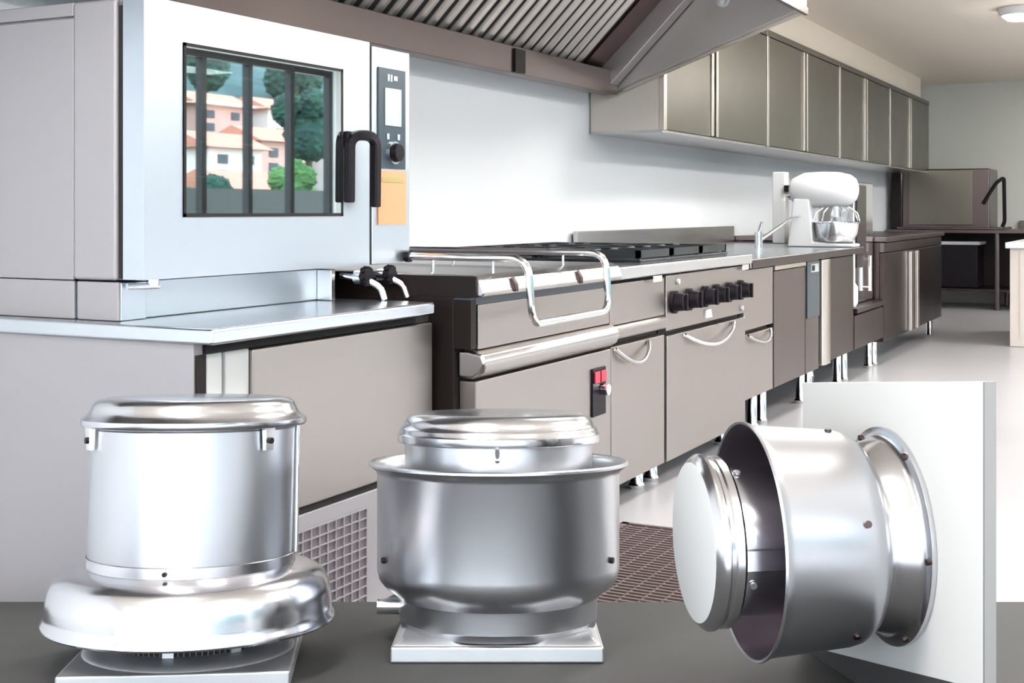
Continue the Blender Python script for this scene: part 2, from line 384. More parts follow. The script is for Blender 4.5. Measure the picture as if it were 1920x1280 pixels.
# ---------------------------------------------------------------- tilting pan unit
t = thing('tilting_pan', (2.50, 1.394, ZF), 'wide steel pan cooker with flat lid and looped tube lid handle', 'pan cooker')
B(2.505, 3.31, 1.44, 2.24, .325, .905).build('body', M['brown'], t, .003)
B(2.55, 3.31, 1.40, 1.44, .785, .888).build('upper_front', M['warm'], t, .003)
B(2.506, 2.53, 1.396, 1.44, .79, .90).build('front_edge', M['brown'], t)
B(2.53, 3.31, 1.396, 1.44, .325, .715).build('lower_front', M['warm'], t, .003)
MB().prism([(1.375, .735), (1.366, .757), (1.375, .778), (1.41, .785), (1.44, .785), (1.44, .722), (1.40, .72)], 'x', 2.52, 3.31).build('bullnose_rail', M['steel'], t, .008)
B(2.507, 3.31, 1.398, 1.44, .888, .904).build('rim_gap', M['panel'], t)
lid = MB().prism([(1.372, .907), (1.366, .915), (1.378, .945), (1.40, .955), (2.20, .958), (2.20, .907)], 'x', 2.515, 3.325).build('lid', M['steel'], t, .004)
B(2.5085, 2.515, 1.385, 2.2, .905, .953).build('lid_side', M['brown'], t)
for x in (2.66, 3.03): MB().prism([(1.362, .912), (1.362, .928), (1.374, .947), (1.374, .912)], 'x', x, x + .014).build('lid_bracket', M['dark'], lid)
ha = rounded([(2.60, 1.612, .992), (2.60, 1.30, .992), (2.60, 1.29, .842), (3.045, 1.29, .842), (3.045, 1.30, .992), (3.045, 1.95, .992)], .045)
hd = MB().tube(ha, .0095, 12).build('lid_handle', M['chrome'], lid)
for x, y in ((2.60, 1.39), (2.60, 1.55), (3.045, 1.42), (3.045, 1.75)): MB().cyl((x, y, .956), (x, y, .985), .0035, 10).build('handle_post', M['chrome'], lid)
MB().cyl((2.60, 1.612, .992), (2.60, 1.625, .992), .014).build('handle_cap', M['black'], lid)
sw = B(3.172, 3.262, 1.3905, 1.3958, .542, .672).build('switch_plate', M['black'], t, .001)
for x in (3.178, 3.220): B(x, x + .034, 1.385, 1.3902, .632, .664).build('button', M['red'], sw, .002)
MB().cyl((3.232, 1.39, .612), (3.232, 1.368, .612), .016).build('selector_knob', M['chrome'], sw, .002)
for x, y in ((2.56, 1.52), (3.26, 1.47), (2.56, 2.16), (3.26, 2.16)): foot(x, y, ZF, .325, t)

# ---------------------------------------------------------------- generic base cabinet
def cabinet(name, x0, x1, Y, z0, z1, label, cat, m='warm', mside='brown', group=None, feet=True, back=2.26):
    t = thing(name, (x0, Y, ZF), label, cat, group)
    B(x0 + .004, x1 - .004, Y + .025, back, z0 + .004, z1 - .002).build('body', M[mside], t)
    if feet:
        for x in (x0 + .06, x1 - .06):
            for y in (Y + .07, back - .08): foot(x, y, ZF, z0 + .004, t)
    return t
def scoop(x, Y, z, w_, h_, parent, m='steel'):
    # pressed finger pull: a curved lip bowing out and down
    mb = MB(); pts = []
    for i in range(13):
        a = i / 12; xx = x + w_ * a; dz = -h_ * math.sin(PI * a) ** .8; dy = -.026 * math.sin(PI * a) ** .7
        pts.append((xx, Y + dy - .004, z + dz))
    mb.tube(pts, .0065, 10)
    return mb.build('handle', M[m], parent)
t = cabinet('neutral_cabinet', 3.335, 3.772, 1.41, .31, .90, 'narrow steel cabinet between the pan cooker and the gas range', 'cabinet')
B(3.337, 3.77, 1.41, 1.434, .775, .892).build('upper_panel', M['warm'], t, .002)
MB().prism([(1.40, .735), (1.395, .755), (1.402, .772), (1.434, .775), (1.434, .73)], 'x', 3.337, 3.77).build('lower_rail', M['warm'], t, .006)
dr = B(3.343, 3.766, 1.408, 1.434, .315, .715).build('door', M['warm'], t, .003)
scoop(3.36, 1.408, .708, .26, .05, dr)

# gas range
t = cabinet('gas_range', 3.776, 4.612, 1.41, .31, .90, 'wide gas range with six black knobs, oven door and cast grates', 'gas range')
cpn = B(3.778, 4.61, 1.405, 1.434, .724, .898).build('control_panel', M['warm'], t, .003)
for x in (3.80, 3.94, 4.10, 4.22, 4.36, 4.50):
    k = MB().cyl((x + .03, 1.404, .812), (x + .03, 1.392, .812), .036, 28).build('knob', M['black'], cpn)
    MB().cyl((x + .03, 1.3915, .812), (x + .03, 1.362, .812), .029, 24, .026).box(x + .025, x + .035, 1.353, 1.3615, .786, .838).build('knob_grip', M['black'], k, .002)
dr = B(3.784, 4.606, 1.405, 1.434, .315, .708).build('oven_door', M['warm'], t, .003)
scoop(3.93, 1.403, .700, .52, .05, dr, 'chrome')
for x, z in ((3.87, .875), (4.55, .745)): MB().cyl((x, 1.404, z), (x, 1.396, z), .009).build('indicator', M['capface'], cpn)
pl = MB().hexa([(4.14, 1.398, .738), (4.205, 1.398, .738), (4.205, 1.4045, .738), (4.14, 1.4045, .738)], [(4.14, 1.398, .766), (4.19, 1.398, .766), (4.19, 1.4045, .766), (4.14, 1.4045, .766)]).build('rating_plate', M['white'], cpn)
pl['label'] = 'white plate'
tp = B(3.72, 4.60, 1.47, 2.19, .9405, .948).build('hob_pan', M['iron'], t, .003)
for gx in (3.725, 4.02, 4.315):
    for gy in (1.475, 1.835):
        gr = MB(); x1 = gx + .28; y1 = gy + .35; h0, h1 = .962, .976
        gr.box(gx, x1, gy, gy + .012, h0 - .01, h1).box(gx, x1, y1 - .012, y1, h0 - .01, h1).box(gx, gx + .012, gy, y1, h0 - .01, h1).box(x1 - .012, x1, gy, y1, h0 - .01, h1)
        cx, cy = (gx + x1) / 2, (gy + y1) / 2
        for k in range(8):
            a = PI * k / 4; gr.tube([(cx + .045 * math.cos(a), cy + .045 * math.sin(a), h1 - .004), (cx + (.13 if k % 2 == 0 else .155) * math.cos(a), cy + (.165 if k % 2 == 0 else .17) * math.sin(a), h1 - .006)], .006, 6)
        for px_, py_ in ((gx, gy), (x1 - .014, gy), (gx, y1 - .014), (x1 - .014, y1 - .014)): gr.box(px_, px_ + .014, py_, py_ + .014, .948, h1)
        g_ = gr.build('grate', M['iron'], t)
        MB().lathe([(0, .0001), (0, .05), (.008, .05), (.012, .035), (.018, .035), (.02, .0001)], (cx, cy, .948), (0, 0, 1), 24).build('burner', M['iron'], t)
t = thing('worktop', (3.34, 1.395, .902), 'bright white steel worktop running round the gas burners', 'worktop')
B(3.34, 4.655, 1.392, 2.28, .903, .940).build('slab', M['worktop'], t, .006)
for x in (3.62, 4.52): B(x, x + .075, 1.388, 1.3915, .884, .9035).build('clip', M['chrome'], t, .001)

# u5, dishwasher, etc
t = cabinet('neutral_cabinet', 4.625, 5.02, 1.417, .388, .882, 'narrow steel cabinet with upper drawer, right of the gas range', 'cabinet')
B(4.63, 5.015, 1.417, 1.441, .652, .878).build('drawer', M['warm'], t, .003)
dr = B(4.63, 5.015, 1.417, 1.441, .392, .636).build('door', M['warm'], t, .003)
scoop(4.66, 1.415, .632, .30, .035, dr)
t = cabinet('undercounter_dishwasher', 5.03, 5.76, 1.417, .388, .882, 'dark undercounter dishwasher with a tall black control strip', 'dishwasher')
B(5.035, 5.515, 1.412, 1.441, .862, .880).build('door_lip', M['cabl'], t, .002)
B(5.035, 5.515, 1.417, 1.441, .392, .858).build('door', M['darker'], t, .003)
cs = B(5.525, 5.755, 1.417, 1.441, .392, .882).build('side_strip', M['darker'], t, .002)
bl = B(5.535, 5.75, 1.411, 1.4165, .63, .878).build('control_strip', M['panel'], cs, .002)
B(5.59, 5.72, 1.407, 1.4105, .83, .866).build('display', M['screen'], cs)
B(5.60, 5.64, 1.4045, 1.4068, .837, .86).build('button', M['black'], cs)
t = cabinet('tall_door_cabinet', 5.775, 6.47, 1.417, .40, .882, 'steel cabinet, dark reflection in its colour, with a thick pale vertical edge bar', 'cabinet')
MB().prism([(5.79, 1.44), (5.79, 1.408), (5.81, 1.398), (5.90, 1.398), (5.925, 1.41), (5.925, 1.44)], 'z', .40, .880).build('edge_bar', M['cabl'], t, .004)
B(5.94, 6.465, 1.417, 1.441, .404, .878).build('door', M['dark'], t, .003)
t = cabinet('low_cabinet', 6.485, 7.205, 1.417, .40, .612, 'low dark cabinet with a ledge under the upright steel machine', 'cabinet', back=1.74)
B(6.49, 7.2, 1.417, 1.441, .404, .575).build('door', M['dark'], t, .003)
B(6.49, 7.2, 1.402, 1.74, .585, .6105).build('ledge', M['dark'], t, .003)
# upright machine on the ledge
t = thing('upright_steel_machine', (6.72, 1.47, .611), 'tall mirror bright steel machine standing on the low cabinet ledge', 'kitchen machine')
B(6.74, 7.19, 1.47, 1.72, .612, 1.252).build('body', M['chrome'], t, .01)
B(6.76, 6.98, 1.462, 1.4695, .80, 1.235).build('door', M['dark'], t, .004)
MB().cyl((7.0, 1.447, .67), (7.0, 1.447, .86), .009).cyl((7.0, 1.447, .69), (7.0, 1.4695, .69), .006).cyl((7.0, 1.447, .84), (7.0, 1.4695, .84), .006).build('handle', M['chrome'], t)
MB().lathe([(0, .0001), (0, .035), (.02, .045), (.10, .045), (.14, .02), (.155, .02), (.155, .0001)], (6.60, 1.47, .6115), (0, 0, 1), 24).build('white_jug', M['glassjug'])
tag(bpy.data.objects['white_jug'], 'small white jug on the low ledge beside the mirror bright machine', 'jug')
bpy.data.objects['white_jug'].name = 'jug'
# two door cabinet
t = cabinet('two_door_cabinet', 7.215, 9.2, 1.417, .37, .925, 'dark double door cabinet with two pale upright handles', 'cabinet', mside='dark')
for x0, x1 in ((7.22, 8.08), (8.09, 9.19)): 
    dr = B(x0, x1, 1.417, 1.441, .375, .865).build('door', M['dark'], t, .003)
    hx = 7.94 if x0 < 8 else 8.15
    B(hx, hx + .06, 1.395, 1.4168, .38, .855).build('handle', M['cabl'], dr, .004)
B(7.215, 9.25, 1.405, 2.27, .927, .955).build('worktop', M['darker'], t, .004)
B(7.22, 9.19, 1.417, 1.441, .870, .922).build('top_rail', M['darker'], t, .002)
# sink worktop
t = thing('sink_worktop', (4.66, 1.4, .882), 'long steel sink worktop behind the dishwasher and the faucet', 'worktop')
wt = MB().box(4.66, 6.62, 1.398, 1.76, .884, .918).box(4.66, 7.21, 1.76, 2.26, .884, .918)
wt.build('slab', M['worktop'], t, .004)
B(4.66, 6.62, 1.3945, 1.3975, .886, .915).build('front_edge', M['dark'], t)
B(5.0, 7.2, 2.262, 2.285, .88, 1.012).build('splashback', M['steel'], t, .003)
# faucet
t = thing('faucet', (5.95, 1.75, .918), 'chrome lever faucet with a raised spout by the sink', 'faucet')
MB().cyl((5.95, 1.75, .919), (5.95, 1.75, 1.0), .018).build('body', M['chrome'], t)
MB().tube([(5.95, 1.75, .955), (6.08, 1.72, 1.0), (6.28, 1.68, 1.062), (6.36, 1.66, 1.07)], .009).build('spout', M['chrome'], t)
MB().cyl((5.95, 1.75, 1.0), (5.93, 1.73, 1.045), .008).build('lever', M['chrome'], t)
# hand spray column
t = thing('liquid_dispenser', (6.98, 1.98, .918), 'slim pale column with a black band standing behind the faucet', 'dispenser')
B(6.96, 7.05, 1.90, 1.97, .919, 1.315).build('column', M['white'], t, .006)
B(6.94, 7.055, 1.875, 1.8995, 1.205, 1.24).build('band', M['black'], t)
MB().tube([(7.0, 1.899, 1.17), (7.0, 1.84, 1.17), (7.03, 1.81, 1.15)], .01).build('outlet', M['chrome'], t)
# planetary mixer
t = thing('planetary_mixer', (6.44, 1.72, .918), 'white stand mixer with steel bowl and wire guard', 'mixer')
MB().prism([(1.40, .919), (1.40, .935), (1.60, .945), (1.62, 1.16), (1.70, 1.16), (1.73, .919)], 'x', 6.38, 6.54).build('column', M['white'], t, .02)
hdp = MB()
sec = [(1.395, .03), (1.405, .055), (1.43, .075), (1.48, .088), (1.56, .092), (1.66, .088), (1.72, .06), (1.735, .03)]
hdp.lathe([(y - 1.37, r * 1.0) for y, r in [(1.3951, .0001)] + sec + [(1.7351, .0001)]], (6.46, 1.37, 1.205), (0, 1, 0), 28).build('head', M['white'], t)
MB().cyl((6.46, 1.50, 1.14), (6.46, 1.50, 1.07), .03).build('planetary_hub', M['chrome'], t)
bw = MB().lathe([(0, .0001), (0, .06), (.012, .085), (.05, .104), (.10, .110), (.104, .118), (.108, .118), (.108, .106), (.05, .098), (.012, .0001)], (6.46, 1.50, .937), (0, 0, 1), 40).build('bowl', M['chrome'], t)
gd = MB()
for k in range(14):
    a = 2 * PI * k / 14; gd.tube([(6.46 + .112 * math.cos(a), 1.5 + .112 * math.sin(a), 1.05), (6.46 + .10 * math.cos(a), 1.5 + .10 * math.sin(a), 1.09), (6.46 + .06 * math.cos(a), 1.5 + .06 * math.sin(a), 1.12)], .0025, 6)
gd.build('wire_guard', M['chrome'], t)
MB().tube([(6.42, 1.66, .955), (6.40, 1.665, 1.0), (6.40, 1.665, 1.05), (6.43, 1.655, 1.11)], .009).build('bowl_handle', M['black'], t)

# ---------------------------------------------------------------- wall cabinets
wx = [5.2, 6.78, 8.47, 10.16, 11.95]
for i in range(4):
    lab = ['steel wall cabinet nearest the hood, its pale side showing', 'second steel wall cabinet from the hood', 'third steel wall cabinet from the hood', 'farthest steel wall cabinet, above the box machine'][i]
    x0, x1 = wx[i], wx[i + 1] - .004
    t = thing('wall_cabinet', (x0, 1.95, 1.445), lab, 'wall cabinet', 'steel wall cabinets in a row')
    B(x0, x1, 1.97, 2.29, 1.45, 2.07).build('body', M['cream'] if i == 0 else M['cab'], t)
    xm = (x0 + x1) / 2 + (-.03 if i else -.1)
    B(x0, x0 + .035, 1.945, 1.97, 1.447, 2.045).build('frame', M['cabl'], t, .002)
    B(x0, x1, 1.945, 1.97, 2.045, 2.08).build('top_rail', M['cab'], t, .002)
    B(xm - .03, xm + .03, 1.966, 1.97, 1.45, 2.04).build('center_gap', M['gap'], t)
    for a, b in ((x0 + .037, xm - .018), (xm + .018, x1 - .004)):
        dd = B(a, b, 1.950, 1.966, 1.452, 2.042).build('door', M['cab'], t, .001)
        B(b - .03 if a < xm - .1 else a, b if a < xm - .1 else a + .03, 1.942, 1.9499, 1.454, 2.040).build('grip', M['cabl'], dd, .002)
    B(x0, x1, 1.955, 2.29, 1.438, 1.4498).build('bottom', M['steel'], t)

tag(B(5.2, 11.95, 2.02, 2.30, 2.085, ZC).build('trim_1', M['ceil'], smooth=False), kind='structure')
# ---------------------------------------------------------------- extraction hood
t = thing('extraction_hood', (3.1, 1.77, 1.6), 'large steel extraction hood with slanted ribbed grease filters', 'hood')
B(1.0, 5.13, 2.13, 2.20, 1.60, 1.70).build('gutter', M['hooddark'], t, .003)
B(4.14, 4.22, 2.12, 2.13, 1.605, 1.69).build('joint_plate', M['brown'], t)
hy = lambda z: 3.895 - z        # filter plane
# backing sheet of the filters
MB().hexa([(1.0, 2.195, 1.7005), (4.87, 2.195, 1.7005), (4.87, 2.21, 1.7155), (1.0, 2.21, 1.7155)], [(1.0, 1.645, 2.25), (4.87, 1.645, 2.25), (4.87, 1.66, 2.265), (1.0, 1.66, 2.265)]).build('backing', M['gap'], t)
fx = 1.02; nf = 0
while fx < 4.80:
    n = 8; pitch = .0785; f = MB()
    for k in range(n):
        x = fx + k * pitch
        if x + .06 > 4.87: break
        # rib: a rounded channel along the slope
        pr = [(.000, 0), (.002, .008), (.009, .015), (.027, .015), (.034, .008), (.036, 0)]
        lo = [(x + a, 2.19 - h * .707, 1.705 - h * .707) for a, h in pr]; hi = [(x + a, 1.65 - h * .707, 2.245 - h * .707) for a, h in pr]
        m_ = len(pr); f.add(lo + hi, [tuple(range(m_)), tuple(range(2 * m_ - 1, m_ - 1, -1))] + [(i, i + m_, (i + 1) % m_ + m_, (i + 1) % m_) for i in range(m_)])
    f.build('filter', M['baffle'], t)
    fx += n * pitch; nf += 1
MB().hexa([(4.87, 2.18, 1.70), (5.04, 2.18, 1.70), (5.04, 2.21, 1.715), (4.87, 2.21, 1.715)], [(4.87, 1.635, 2.245), (5.04, 1.635, 2.245), (5.04, 1.66, 2.265), (4.87, 1.66, 2.265)]).build('blanking_panel', M['hoodred'], t)
MB().prism([(2.13, 1.64), (1.55, 2.22), (1.66, 2.27), (2.20, 1.73), (2.20, 1.64)], 'x', 5.045, 5.125).build('end_channel', M['hood'], t, .003)
MB().prism([(2.20, 1.60), (1.346, 1.913), (1.346, 2.25), (2.20, 2.25)], 'x', 5.135, 5.165).build('end_panel', M['hood'], t, .002)
MB().prism([(2.20, 1.60), (1.346, 1.913), (1.346, 2.25), (2.20, 2.25)], 'x', .96, .99).build('end_panel', M['hood'], t, .002)
MB().prism([(2.20, 1.588), (1.338, 1.901), (1.338, 1.925), (2.20, 1.612)], 'x', 5.166, 5.185).build('end_rim', M['cabl'], t, .002)
B(1.0, 5.185, 1.325, 1.345, 1.905, 2.25).build('front_panel', M['hood'], t, .002)
B(1.0, 5.13, 1.345, 1.66, 2.252, 2.27).build('top_panel', M['hood'], t)
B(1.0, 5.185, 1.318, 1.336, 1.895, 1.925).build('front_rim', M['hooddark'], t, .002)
hl = MB().lathe([(0, .0001), (0, .03), (.012, .03), (.02, .022), (.045, .018), (.055, .0001)], (5.134, 1.66, 1.975), (-1, 0, -.3), 24).build('lamp_holder', M['white'], t)

# ---------------------------------------------------------------- far end: counter, box machine, island
t = thing('far_counter', (11.9, 1.2, ZF), 'open steel counter on legs along the far wall', 'counter')
B(11.7, 12.58, -1.2, 2.28, .905, .935).build('worktop', M['darker'], t, .004)
B(12.55, 12.59, -1.2, 1.25, .936, 1.01).build('splashback', M['hooddark'], t)
for y in (-1.1, .5, 1.35, 2.2):
    for x in (11.76, 12.5): MB().cyl((x, y, ZF), (x, y, .905), .022, 12).build('leg', M['darker'], t)
B(11.75, 12.52, -1.15, 2.2, .40, .42).build('undershelf', M['dark'], t)
B(12.3, 12.5, .3, 2.2, .421, .9).build('back_panel', M['brown'], t)
t = thing('storage_crate', (12.0, 1.55, .421), 'black box with pale lid on the shelf under the far counter', 'box')
B(11.85, 12.25, 1.52, 2.0, .422, .80).build('body', M['black'], t, .01)
B(11.83, 12.26, 1.50, 2.02, .80, .83).build('lid', M['capface'], t, .005)
t = thing('box_machine', (11.75, 1.8, .935), 'boxy grey steel machine with a dark side lever on the far counter', 'kitchen machine')
B(11.82, 12.4, 1.42, 2.16, .945, 1.47).build('body', M['darker'], t, .01)
B(11.80, 11.819, 1.56, 2.10, .975, 1.46).build('front_panel', M['cab'], t, .004)
B(11.79, 11.819, 2.17, 2.25, .94, 1.47).build('dark_post', M['brown'], t, .004)
B(11.78, 12.4, 1.30, 2.2, .9355, .955).build('tray', M['darker'], t, .004)
MB().tube(rounded([(11.78, 1.47, 1.16), (11.76, 1.36, 1.34), (11.80, 1.30, 1.39), (11.85, 1.30, 1.0), (11.85, 1.32, .96)], .03), .016, 10).build('lever', M['black'], t)
t = thing('socket_box', (9.0, 2.2, .955), 'small black box on the dark counter against the wall', 'box')
B(8.9, 9.05, 2.14, 2.2, .956, 1.02).build('body', M['black'], t, .003)
t = thing('island_unit', (8.66, .92, ZF), 'cream white kitchen unit at the far right, cut by the frame', 'cabinet')
B(8.66, 9.9, -1.4, .92, ZF + .001, .862).build('body', M['cream'], t, .004)
B(8.63, 9.93, -1.43, .945, .862, .90).build('top', M['white'], t, .006)
B(8.655, 8.6595, -.6, .86, .30, .84).build('panel', M['cream'], t)

# floor grate
t = thing('floor_grate', (2.7, 1.0, ZF), 'brown steel grating set in the pale floor before the range', 'floor grate')
gr = MB(); gx0, gx1, gy0, gy1 = 1.9, 3.25, .62, 1.335
gr.box(gx0, gx1, gy0, gy0 + .02, ZF + .0005, ZF + .012).box(gx0, gx1, gy1 - .02, gy1, ZF + .0005, ZF + .012).box(gx0, gx0 + .02, gy0, gy1, ZF + .0005, ZF + .012).box(gx1 - .02, gx1, gy0, gy1, ZF + .0005, ZF + .012)
n = 0; x = gx0 + .03
while x < gx1 - .02:
    gr.box(x, x + .008, gy0 + .02, gy1 - .02, ZF + .004, ZF + .012); x += .022
y = gy0 + .05
while y < gy1 - .02:
    gr.box(gx0 + .02, gx1 - .02, y, y + .006, ZF + .003, ZF + .0105); y += .045
gr.build('bars', M['grate'], t, smooth=False)
B(gx0 + .02, gx1 - .02, gy0 + .02, gy1 - .02, ZF + .0004, ZF + .001).build('pit', M['brown'], t, smooth=False)

# ---------------------------------------------------------------- display plinth, its top falling gently away
c_, s_ = math.cos(TH), math.sin(TH)
def Q(r, d, z): return Vector((d * c_ + r * s_, d * s_ - r * c_, z))   # across / along / up from where one stands
SL = .105
def zp(d): return 1.1 - .4197 - SL * d
a = [Q(-1.15, 1.0, ZF + .001), Q(1.15, 1.0, ZF + .001), Q(1.15, 2.1, ZF + .001), Q(-1.15, 2.1, ZF + .001)]
b = [Q(-1.15, 1.0, zp(1.0)), Q(1.15, 1.0, zp(1.0)), Q(1.15, 2.1, zp(2.1)), Q(-1.15, 2.1, zp(2.1))]
tag(MB().hexa(a, b).build('display_plinth', M['plinth'], smooth=False), 'long dark grey display plinth carrying the metal fans in the foreground', 'plinth')
nl = math.sqrt(1 + SL * SL)
UP = (Q(0, SL, 1) / nl); RT = Q(1, 0, 0); FW = (Q(0, 1, -SL) / nl)
def frame(O): return lambda x, y, h: O + RT * x + FW * y + UP * h
def fbox(mb, L, x0, x1, y0, y1, h0, h1, tx=0, ty=0):
    return mb.hexa([L(x0, y0, h0), L(x1, y0, h0), L(x1, y1, h0), L(x0, y1, h0)], [L(x0 + tx, y0 + ty, h1), L(x1 - tx, y0 + ty, h1), L(x1 - tx, y1 - ty, h1), L(x0 + tx, y1 - ty, h1)])

# fan with the flared skirt, left
O = Q(-.4243, 1.686, zp(1.686)); ya = math.radians(6)
L = lambda x, y, h: O + (RT * math.cos(ya) + FW * math.sin(ya)) * x + (FW * math.cos(ya) - RT * math.sin(ya)) * y + UP * h
t = thing('roof_exhaust_fan', O, 'tall aluminium roof fan with a wide domed skirt, leftmost of the fans', 'roof fan')
fbox(MB(), L, -.1395, .1395, -.139, .139, .0005, .0225).build('base', M['alum'], t, .003)
MB().lathe([(.0226, .136), (.026, .134), (.030, .124), (.034, .112), (.0345, .10)], O, UP, 96).build('inlet_ring', M['alum'], t)
MB().lathe([(.030, .104), (.066, .104)], O, UP, 96).build('mesh_screen', M['gap'], t)
mm = MB()
for k in range(90):
    a_ = 2 * PI * k / 90; p = RT * math.cos(a_) * .1055 + FW * math.sin(a_) * .1055; mm.cyl(O + p + UP * .034, O + p + UP * .066, .0008, 5)
mm.build('mesh_wires', M['mesh'], t)
for k in range(8):
    a_ = PI * 2 * k / 8 - PI / 2; p = RT * math.cos(a_) * .108 + FW * math.sin(a_) * .108; q = (RT * -math.sin(a_) + FW * math.cos(a_))
    rr = (p.normalized())
    vs = lambda h: [O + p + q * -.007 + rr * -.002 + UP * h, O + p + q * .007 + rr * -.002 + UP * h, O + p + q * .007 + rr * .002 + UP * h, O + p + q * -.007 + rr * .002 + UP * h]
    MB().hexa(vs(.034), vs(.067)).build('support_post', M['alum'], t)
dome = [(.063, .105), (.066, .17), (.0600, .1815), (.0572, .1855), (.0600, .1885), (.0640, .1880), (.0685, .1850), (.0760, .1842), (.0853, .1835), (.0960, .1822), (.1060, .1800), (.1140, .1760), (.1205, .1700), (.1255, .1610), (.1290, .1500), (.1310, .1400), (.1322, .1345)]
MB().lathe(dome, O, UP, 128).build('skirt', M['alu2'], t)
MB().lathe([(.1322, .1345), (.1330, .1352), (.1455, .1352), (.1462, .1342)], O, UP, 128).build('band', M['alu2'], t)
MB().lathe([(.1462, .1335), (.309, .1345), (.3125, .139)], O, UP, 128).build('drum', M['alu'], t)
MB().lathe([(.3100, .1345), (.3130, .1455), (.3165, .1475), (.3215, .1470), (.3252, .1420), (.3290, .1372), (.3345, .1345), (.3400, .1318), (.3440, .1290), (.3475, .1225), (.3490, .112), (.3500, .0001)], O, UP, 128).build('cap', M['alu2'], t)
for a_ in (-PI * .80, -PI * .20, PI * .2, PI * .8):
    p = RT * math.cos(a_) + FW * math.sin(a_); q = RT * -math.sin(a_) + FW * math.cos(a_)
    c0 = O + p * .137
    br = MB(); 
    br.hexa([c0 + q * -.006 + UP * .285, c0 + q * .006 + UP * .285, c0 + q * .006 + p * .006 + UP * .285, c0 + q * -.006 + p * .006 + UP * .285], [c0 + q * -.008 + UP * .314, c0 + q * .008 + UP * .314, c0 + q * .008 + p * .008 + UP * .314, c0 + q * -.008 + p * .008 + UP * .314])
    k_ = br.build('bracket', M['chrome'], t)
    MB().cyl(c0 + p * .006 + UP * .297, c0 + p * .010 + UP * .297, .004, 10).build('screw', M['black'], k_)
for sx in (-1, 1):
    st_ = MB(); c0 = O + RT * sx * .1375
    st_.cyl(c0 + UP * .146, c0 + UP * .312, .003, 10); st_.build('side_rod', M['chrome'], t)
MB().cyl(O + FW * -.1352 + UP * .139, O + FW * -.138 + UP * .139, .003, 10).build('screw', M['black'], t)

# open bowl fan, middle
O = Q(-.0196, 1.824, zp(1.824)); L = frame(O)
t = thing('roof_exhaust_fan', O, 'aluminium roof fan with an open bowl housing and square base, middle of the fans', 'roof fan')
bs = MB(); fbox(bs, L, -.1412, .1412, -.135, .135, .0005, .0215); bs.build('base', M['alum'], t, .003)
bs = MB(); fbox(bs, L, -.139, .139, -.132, .132, .0216, .030, .012, .012); bs.build('base_top', M['alum'], t, .002)
MB().lathe([(.0260, .1385), (.0345, .1392), (.036, .1405), (.060, .1412), (.0655, .142), (.0700, .1475), (.0763, .156), (.083, .1640), (.0905, .1695), (.1000, .1722), (.1080, .1728), (.236, .1738), (.2405, .1760), (.2455, .1830), (.2485, .1870), (.2515, .1868), (.2530, .1835), (.2510, .1790), (.2440, .1722), (.235, .1705), (.11, .168), (.085, .155), (.075, .12)], O, UP, 128).build('bowl', M['alu'], t)
MB().lathe([(.08, .1345), (.280, .1348)], O, UP, 128).build('neck', M['alu'], t)
MB().lathe([(.2790, .1348), (.2800, .1450), (.2825, .1462), (.2915, .1458), (.2940, .1435), (.2985, .1425), (.3010, .1405), (.3045, .1368), (.3080, .1362), (.3130, .1335), (.3175, .1290), (.3200, .1225), (.3212, .11), (.3222, .0001)], O, UP, 128).build('cap', M['alu2'], t)
p = O + FW * -.1352
MB().cyl(p + UP * .270, p + FW * -.008 + UP * .270, .006, 14).cyl(p + UP * .262 + FW * -.002, p + UP * .281 + FW * -.013, .003, 10).build('clip', M['alum'], t)
for sx in (-1, 1):
    a_ = -PI / 2 + sx * math.radians(64); p = O + (RT * math.cos(a_) + FW * math.sin(a_)) * .1728; q = (RT * math.cos(a_) + FW * math.sin(a_))
    MB().cyl(p + UP * .124, p + q * .004 + UP * .124, .0042, 12).build('screw', M['black'], t)
p = O + UP * .052 + FW * -.02
MB().tube([p + RT * -.137, p + RT * -.170], .0112, 20).build('drain_spout', M['chrome'], t)

# wall fan on its white board, right
A = math.radians(262)
NX = Q(math.sin(A), math.cos(A), 0); TX = Q(-math.sin(A - PI / 2) * -1, -math.cos(A - PI / 2) * -1, 0)
TX = Q(-.139, .990, 0).normalized()            # along the board, away from where one stands
r0, d0, zc = .4393, 1.498, .722
C0 = Q(r0, d0, zc)
def bp(s, z, n=0): 
    v = C0 + TX * s + NX * n; v.z = z; return v
sL, sR = .2743, -.2207
zTL = 1.1 - 322 * 1.7696 / 2404; zTR = 1.1 - 320 * 1.2795 / 2404; zBL = zp(1.77) + .0065; zBR = 1.1 - 899 * 1.2795 / 2404
th = -.0125
f0 = [bp(sL, zBL), bp(sR, zBR), bp(sR, zTR), bp(sL, zTL)]; f1 = [bp(sL, zBL, th), bp(sR, zBR, th), bp(sR, zTR, th), bp(sL, zTL, th)]
bd = thing('mounting_board', bp(0, .47), 'big white board with grey edge holding up the sideways fan', 'board')
MB().hexa(f0, f1).build('panel', M['board'], bd, .0008)
e0 = [bp(sR - .003, zBR, .0005), bp(sR - .003, zTR, .0005), bp(sR - .0002, zTR, .0005), bp(sR - .0002, zBR, .0005)]
MB().hexa([bp(sR - .003, zBR, .0), bp(sR - .0002, zBR, .0), bp(sR - .0002, zBR, th), bp(sR - .003, zBR, th)], [bp(sR - .003, zTR, .0), bp(sR - .0002, zTR, .0), bp(sR - .0002, zTR, th), bp(sR - .003, zTR, th)]).build('edge_band', M['boardedge'], bd)
